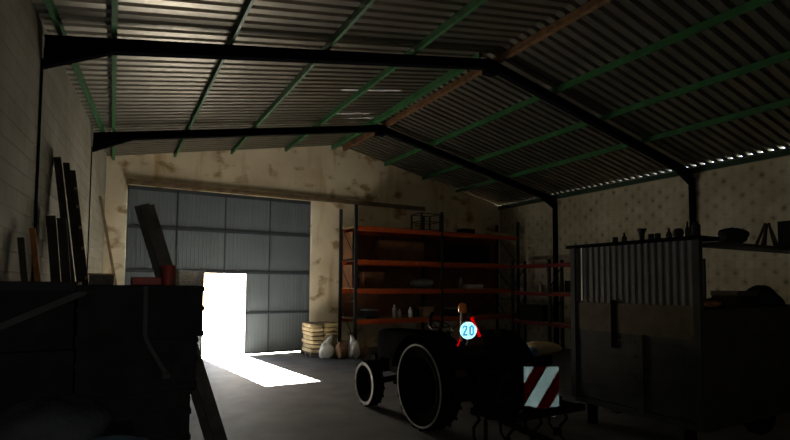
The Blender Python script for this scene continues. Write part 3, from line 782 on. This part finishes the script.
# ------------------------------------------------------------------ trailer on the right
tl = thing('farm_trailer','tall dark farm trailer with a corrugated grey sheet above brown planks','trailer',(6.0,4.2,0))
X0, Y0, Y1 = 6.0, 3.33, 5.20
X1 = 9.4
m = MB(); m.box(X0+.02,X1,Y0,Y1,.30,.38); m.box(X0+.3,X1,Y0+.4,Y0+.5,.18,.30); m.box(X0+.3,X1,Y1-.5,Y1-.4,.18,.30); m.build('bed', M['trailer_low'], tl)
# corrugated upper sheet on the tail
m = MB(); pts=[]; n=0; y = Y0+.05
rnd = random.Random(3)
while y < Y1-.04:
    pts += [(y,0),(y+.04,0),(y+.05,-.012),(y+.075,-.012),(y+.085,0)]; y += .095
pts.append((Y1-.03,0))
a=[m.bm.verts.new((X0+.02+d,yy,1.76)) for yy,d in pts]; b_=[m.bm.verts.new((X0+.02+d,yy,2.55)) for yy,d in pts]
a2=[m.bm.verts.new((X0+.035,yy,1.76)) for yy,d in pts]; b2=[m.bm.verts.new((X0+.035,yy,2.55)) for yy,d in pts]
for i in range(len(pts)-1):
    m.bm.faces.new((a[i],a[i+1],b_[i+1],b_[i])); m.bm.faces.new((a2[i],b2[i],b2[i+1],a2[i+1]))
    m.bm.faces.new((b_[i],b_[i+1],b2[i+1],b2[i])); m.bm.faces.new((a[i+1],a[i],a2[i],a2[i+1]))
m.build('corrugated_sheet', M['trailer_sheet'], tl)
m = MB(); m.box(X0-.015,X0-.005,Y1-.185,Y1-.165,1.78,2.56); m.build('edge_strip', M['chrome'], tl)['label']='thin bright metal edge strip'
m = MB(); m.box(X0-.01,X0+.05,Y0+.03,Y1-.03,1.36,1.76); m.build('brown_plank', M['plank'], tl)
for ya, yb in ((Y0+.06,4.06),(4.16,Y1-.05)):
    m = MB(); m.box(X0,X0+.04,ya,yb,.40,1.36); 
    for z in (.55,.8,1.05,1.25): m.box(X0-.012,X0,ya+.03,yb-.03,z,z+.03)
    m.build('drop_side', M['trailer_low'], tl)
for yy in (Y0, 4.07, Y1-.06):
    m = MB(); ztop = 1.36 if 4<yy<4.5 else 2.55
    m.box(X0-.03,X0+.05,yy,yy+.08,.36,ztop); m.build('post', M['trailer_low'], tl)
m = MB(); m.box(X0-.02,X0+.0,4.46,4.54,1.15,1.80); m.build('latch_bar', M['black_steel'], tl)
m = MB(); m.box(X0-.06,X0+.40,Y0-.02,Y1+.08,2.55,2.595); m.build('top_ledge', M['black_steel'], tl)
m = MB(); m.box(X0+.05,X1,Y0,Y0+.05,.38,1.72); 
for xx in (6.7,7.5,8.3,9.1): m.box(xx,xx+.07,Y0-.03,Y0,.36,1.72)
m.box(X0+.05,X1,Y0-.02,Y0,1.40,1.44)
m.build('long_side', M['trailer_low'], tl)
m = MB(); m.box(X0+.05,X1,Y1-.05,Y1,.38,1.72); m.build('long_side', M['trailer_low'], tl)
m = MB(); m.box(X1-.05,X1,Y0,Y1,.38,1.72); m.box(X1-.06,X1,Y0,Y0+.08,1.72,2.50); m.box(X1-.06,X1,Y1-.08,Y1,1.72,2.50); m.build('front_panel', M['trailer_low'], tl)
for (yy,sd) in ((Y0+.10,-1),(Y1-.10,1)):
    m = MB(); m.lathe([(.13,-.09),(.26,-.10),(.30,-.06),(.30,.06),(.26,.10),(.13,.09)],(7.7,yy+ (.12 if sd<0 else -.12),.30),'y',28); m.build('wheel', M['rubber'], tl, smooth=True)
m = MB(); m.box(X0+.1,X0+.2,Y1-.25,Y1-.15,0,.32); m.build('support_leg', M['black_steel'], tl)
m = MB(); m.box(X0+.1,X0+.2,Y0+.2,Y0+.3,0,.32); m.build('support_leg', M['black_steel'], tl)

# plank laid along the near top of the trailer, with things on it
m = MB(); m.box(X0+.41, X1, Y0-.02, Y0+.34, 2.50, 2.545)
pk = tag(m.build('scaffold_plank', M['old_timber']),'long dark plank resting along the top of the trailer against the block wall','plank')
b = MB(); b.blob((7.02,Y0+.15,2.545+.105),(.20,.15,.105),21,.25,2.6)
tag(b.build('rolled_bundle', M['canvas'], smooth=True),'dark rolled canvas bundle on the long plank above the trailer','bundle')
sk = thing('stick_bundle','peaked heap of short dark sticks on the long plank','sticks',(7.92,Y0+.15,2.545))
for k,(dx,dy) in enumerate(((-.26,-.05),(-.17,.07),(.0,-.09),(.12,.08),(.24,-.03),(-.09,.1))):
    m = MB(); m.tube([(7.92+dx,Y0+.15+dy,2.555),(7.94+dx*.1,Y0+.15+dy*.2,2.86+.012*(k%3))],.018,8); m.build('stick', M['old_timber'], sk)
carton('dark_box', 8.58,8.95,Y0+.02,Y0+.30,2.545,.42, M['crate'],'blackish box at the far right of the long plank','box')

# clutter on the trailer ledge
L = 2.596
items = [(4.50,'tin','low tin standing first on the trailer ledge, nearest the rack'),(4.36,'bottle','short dark bottle on the trailer ledge beside the low tin'),
 (4.10,'jug','flared dark jug, tallest thing on the middle of the trailer ledge'),(3.97,'tin','squat dark tin just right of the flared jug'),
 (3.88,'tin','second squat dark tin right of the flared jug'),(3.73,'bottle','thin-necked dark bottle on the trailer ledge between squat tins and round pot'),
 (3.61,'pot','round dark pot on the trailer ledge near the roof post'),(3.50,'bottle','tall slim dark bottle beside the round pot'),(3.40,'can','black stubby can at the near corner of the trailer ledge')]
for i,(yy,kd,lab) in enumerate(items):
    b = MB(); x = 6.05; sp = {'tin':[(.035,0),(.036,.065),(.030,.075)],'can':[(.05,0),(.05,.13),(.03,.15),(.03,.17)],'pot':[(.035,0),(.055,.03),(.06,.07),(.05,.10),(.03,.112)],
      'jug':[(.03,0),(.032,.05),(.04,.10),(.062,.155)], 'bottle':[(.034,0),(.035,.055),(.014,.09),(.012,.125)]}[kd]
    if 'tall slim' in lab: sp = [(r*.8,h*1.5) for r,h in sp]
    b.lathe(sp,(x,yy,L),n=14); tag(b.build({'tin':'tin_can','can':'spray_can','pot':'pot','jug':'jug','bottle':'bottle'}[kd], M['glass_dark'] if kd=='bottle' else M['dark_plastic'], smooth=True), lab, kd, 'small vessels on the trailer ledge')
# load inside the trailer, poking over the side
b = MB(); b.blob((8.15,4.5,1.10),(1.1,.55,.70),31,.2,2.2); 
tag(b.build('tarpaulin', M['canvas'], smooth=True),'dark lumpy tarpaulin heap inside the trailer showing over its side','tarpaulin')
carton('wooden_box', 6.98,7.45,3.42,3.74,1.48,.46, M['crate'],'blackish wooden box rising over the trailer side','box',lid=M['plank'])
b = MB(); b.blob((8.0,3.60,1.74),(.38,.17,.26),33,.2,2.2); tag(b.build('sack', M['canvas'], smooth=True),'dark sack slumped at the right over the trailer side','sack')
carton('wooden_crate', 6.3,6.9,3.42,4.0,.38,1.36, M['crate'],'black crate at the tail end inside the trailer, under an orange rag','crate')
b = MB(); b.blob((6.62,3.6,1.77),(.16,.12,.045),35,.25,2.2); tag(b.build('rag', M['orange_timber'], smooth=True),'small orange-brown rag lying on the black crate inside the trailer','rag')
carton('wooden_crate', 6.95,8.4,3.40,3.76,.38,1.10, M['crate'],'long black crate inside the trailer under the wooden box','crate')

# ------------------------------------------------------------------ left foreground stack
def crate(x0,x1,y0,y1,z0,h,m,lab,rot=0,pos=None,group='stacked plastic crates'):
    b = MB(); t = .018
    b.box(x0,x1,y0,y1,z0,z0+t)
    for (a,c_,d,e_) in ((x0,x1,y0,y0+t),(x0,x1,y1-t,y1),(x0,x0+t,y0+t,y1-t),(x1-t,x1,y0+t,y1-t)):
        b.box(a,c_,d,e_,z0+t,z0+h)
    o = tag(b.build('plastic_crate', m), lab, 'crate', group)
    r = MB()
    for z in (z0+h-.035, z0+h*.5, z0+.0):
        r.box(x0-.008,x1+.008,y0-.010,y0,z,z+.03); r.box(x1,x1+.008,y0,y1,z,z+.03); r.box(x0-.008,x0,y0,y1,z,z+.03)
    for k in range(7):
        x = x0+(x1-x0)*(k+.5)/7; r.box(x-.008,x+.008,y0-.007,y0,z0+.03,z0+h-.035)
    r.build('rib', m, o)
    return o
ZS = 1.05
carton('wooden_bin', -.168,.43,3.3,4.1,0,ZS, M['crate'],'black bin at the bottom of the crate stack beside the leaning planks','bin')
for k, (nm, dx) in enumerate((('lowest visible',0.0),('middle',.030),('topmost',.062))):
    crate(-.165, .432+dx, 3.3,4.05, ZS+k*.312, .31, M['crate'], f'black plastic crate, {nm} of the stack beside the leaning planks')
ztop = ZS+3*.312
# wire basket and red bucket on top
wbk = thing('plastic_basket','pale perforated plastic basket on the crate stack beside the bright door opening','basket',(.40,3.4,ztop))
b = MB()
bx0,bx1,by0,by1,bz0,bz1 = .352,.497,3.30,3.50,ztop,ztop+.088
for (a,c_,d,e_) in ((bx0,bx1,by0,by0+.004),(bx0,bx0+.004,by0+.004,by1-.004),(bx1-.004,bx1,by0+.004,by1-.004)):
    b.box(a,c_,d,e_,bz0+.004,bz1)
b.box(bx0,bx1,by0,by1,bz0,bz0+.004)
b.build('shell', M['lace'], wbk)
b = MB()
b.tube([(bx0,by0,bz1),(bx1,by0,bz1),(bx1,by1,bz1),(bx0,by1,bz1),(bx0,by0,bz1)],.004,6)
b.build('rim', M['mesh_white'], wbk)
bk = MB(); bk.lathe([(.03,0),(.042,.12),(.044,.125),(.04,.125)],(.305,3.45,ztop),n=20); o = tag(bk.build('bucket', M['crate_red'], smooth=True),'small dull red tub on top of the crate stack beside the pale basket','tub')
m = MB(); m.box(.10,.265,3.42,3.62,ztop,ztop+.05); tag(m.build('tray', M['crate_red'], bevel=.006),'flat dull red tray lying behind the small red tub on the crate stack','tray')
# webbing strap hanging on the front
m = MB(); pts=[(.17,3.2875,ztop-.005),(.175,3.2875,ztop-.30),(.20,3.2875,ztop-.36),(.25,3.2875,ztop-.45),(.29,3.2875,ztop-.52)]
for p,q in zip(pts[:-1],pts[1:]): m.bar(p,q,.022,.004)
m.box(.275,.315,3.282,3.2895,ztop-.555,ztop-.525)
tag(m.build('webbing_strap', M['rope']),'grey webbing strap with a buckle hanging down the black crates','strap')

# left column: bins, a leaning sheet, sacks
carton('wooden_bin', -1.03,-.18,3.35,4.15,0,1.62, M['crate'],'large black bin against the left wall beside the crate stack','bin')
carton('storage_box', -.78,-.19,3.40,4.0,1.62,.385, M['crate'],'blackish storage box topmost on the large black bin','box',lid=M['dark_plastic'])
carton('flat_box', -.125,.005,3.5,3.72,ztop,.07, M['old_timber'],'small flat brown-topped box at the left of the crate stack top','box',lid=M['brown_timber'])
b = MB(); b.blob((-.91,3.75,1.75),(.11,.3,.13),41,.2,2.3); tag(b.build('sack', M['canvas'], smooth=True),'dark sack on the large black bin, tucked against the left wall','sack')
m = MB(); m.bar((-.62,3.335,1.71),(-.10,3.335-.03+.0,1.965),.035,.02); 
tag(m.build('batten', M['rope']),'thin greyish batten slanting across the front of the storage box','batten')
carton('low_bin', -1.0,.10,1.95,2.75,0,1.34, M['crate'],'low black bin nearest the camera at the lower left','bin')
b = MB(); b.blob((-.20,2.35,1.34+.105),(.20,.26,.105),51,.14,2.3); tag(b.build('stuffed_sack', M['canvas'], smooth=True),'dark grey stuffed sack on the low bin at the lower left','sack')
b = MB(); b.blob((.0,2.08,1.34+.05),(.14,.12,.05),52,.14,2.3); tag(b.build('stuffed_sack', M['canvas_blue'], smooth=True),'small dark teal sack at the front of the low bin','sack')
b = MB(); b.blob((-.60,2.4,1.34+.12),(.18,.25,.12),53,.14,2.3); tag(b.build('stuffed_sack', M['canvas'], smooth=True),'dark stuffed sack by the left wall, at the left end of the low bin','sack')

# two long planks leaning behind the crate stack
def board(a, b, w_, d, m, name, lab, cat, group=None, ref=(0,1,0)):
    q = MB(); q.bar(a,b,w_,d,ref); return tag(q.build(name, m, bevel=.004), lab, cat, group)
board((1.07,4.75,.015),(.235,4.75,2.66),.11,.05,M['plank_grey'],'long_plank','dark plank leaning behind the crate stack, the longer, nearer of the pair','plank','leaning planks')
board((1.00,4.86,.015),(.20,4.86,2.68),.12,.05,M['plank_grey'],'long_plank','dark plank leaning behind the crate stack, just behind its longer neighbour','plank','leaning planks')

# boards leaning on the left wall
def lean(xt, zt_, xf, y, w_, d, m, name, lab, cat='board', group='boards leaning on the left wall'):
    return board((xf,y,.01),(xt,y,zt_),w_,d,m,name,lab,cat,group)
lean(-.70,3.68,-.235,8.0,.085,.05,M['old_timber'],'timber_board','tallest dark board leaning on the left wall, left edge of the tall trio')
lean(-.60,3.62,-.135,8.03,.075,.05,M['old_timber'],'timber_board','dark board in the middle of the tall trio leaning on the left wall')
q = lean(-.525,3.52,-.06,8.0,.07,.045,M['old_timber'],'timber_board','dark board with pale dots, right one of the tall trio leaning on the left wall')
pm = MB()  # row of small pale dots along the right side of the board
for tt in (.585,.70,.78,.86,.93):
    x = -.06+(-.465)*tt*.5+.0; zc = .01+3.51*tt
    x = -.06-.465*tt; pm.box(x-.002,x+.030,7.972,7.978,zc-.02,zc+.02)
pm.build('pale_dot', M['tan_timber'], q)
lean(-.69,2.82,-.42,7.4,.10,.04,M['old_timber'],'timber_board','short black board leaning left of the tall trio')
lean(-.58,2.80,-.31,7.42,.10,.04,M['old_timber'],'timber_board','short black board leaning directly in front of the tall trio')
lean(-.765,2.58,-.46,6.5,.055,.03,M['orange_timber'],'timber_board','orange-brown board leaning on the left wall near the roof post')
lean(-.82,2.45,-.55,6.2,.06,.03,M['plank'],'timber_board','dark brown board leaning on the left wall, left of the orange-brown one')
lean(-.31,3.95,.42,13.0,.06,.05,M['tan_timber'],'thin_pole','thin tan pole leaning in the far left corner beside the gate','pole',None)

# ------------------------------------------------------------------ light
sun = bpy.data.lights.new('sun','SUN'); sun.energy = 6.0; sun.angle = math.radians(.6); sun.color=(1,.95,.86)
so = bpy.data.objects.new('sun', sun); COL.objects.link(so)
d = Vector((.53,-4.57,-2.31)).normalized()
so.rotation_euler = d.to_track_quat('-Z','Y').to_euler(); so.location = (2,22,8)
wd = bpy.data.worlds.new('world'); SC.world = wd; wd.use_nodes = True
nt = wd.node_tree; bg = nt.nodes['Background']; 
sky = nt.nodes.new('ShaderNodeTexSky'); sky.sky_type='NISHITA'; sky.sun_disc=False
sky.sun_elevation = math.radians(26.7); sky.sun_rotation = math.atan2(-.53,4.57)
nt.links.new(sky.outputs['Color'], bg.inputs['Color']); bg.inputs['Strength'].default_value = .018
pt = bpy.data.lights.new('door_portal','AREA'); pt.shape='RECTANGLE'; pt.size=1.1; pt.size_y=2.27; pt.cycles.is_portal = True
po = bpy.data.objects.new('door_portal', pt); COL.objects.link(po); po.location=(2.725,14.33,1.17); po.rotation_euler=(-PI/2,0,0)

# ------------------------------------------------------------------ camera (with its small flash, as the reflectors show)
YAW,PIT,ROL,F,CY = .5142,.0513,-.0057,498.6,258.72
cyw,syw,cp,sp_,cr,sr = math.cos(YAW),math.sin(YAW),math.cos(PIT),math.sin(PIT),math.cos(ROL),math.sin(ROL)
fw0=V(syw,cyw,0); rt0=V(cyw,-syw,0); up0=V(0,0,1)
fw=fw0*cp+up0*sp_; u2=up0*cp-fw0*sp_; rt=rt0*cr-u2*sr; up=rt0*sr+u2*cr
cam = bpy.data.cameras.new('camera'); co = bpy.data.objects.new('camera', cam); COL.objects.link(co)
cam.sensor_fit='HORIZONTAL'; cam.sensor_width=36; cam.lens = 36*F/790; cam.shift_y = (CY-220)/790; cam.clip_start=.02; cam.clip_end=200
Mx = Matrix((rt,up,-fw)).transposed().to_4x4(); Mx.translation = V(0,0,2.0); co.matrix_world = Mx
SC.camera = co
fl_ = bpy.data.lights.new('camera_flash','POINT'); fl_.energy = .40; fl_.shadow_soft_size=.02; fl_.color=(.92,.97,1)
fo = bpy.data.objects.new('camera_flash', fl_); COL.objects.link(fo); fo.location = V(0,0,2.0)+up*.06+rt*.03

vs = SC.view_settings; vs.view_transform='Standard'; vs.look='None'; vs.gamma=1; vs.use_curve_mapping=False; vs.exposure = 6.62
cy_ = SC.cycles
cy_.use_guiding = True
cy_.use_surface_guiding = True
cy_.guiding_training_samples = 64
cy_.use_denoising = True
cy_.max_bounces = 12; cy_.diffuse_bounces = 8; cy_.glossy_bounces = 6
cy_.sample_clamp_indirect = 0; cy_.caustics_reflective = True
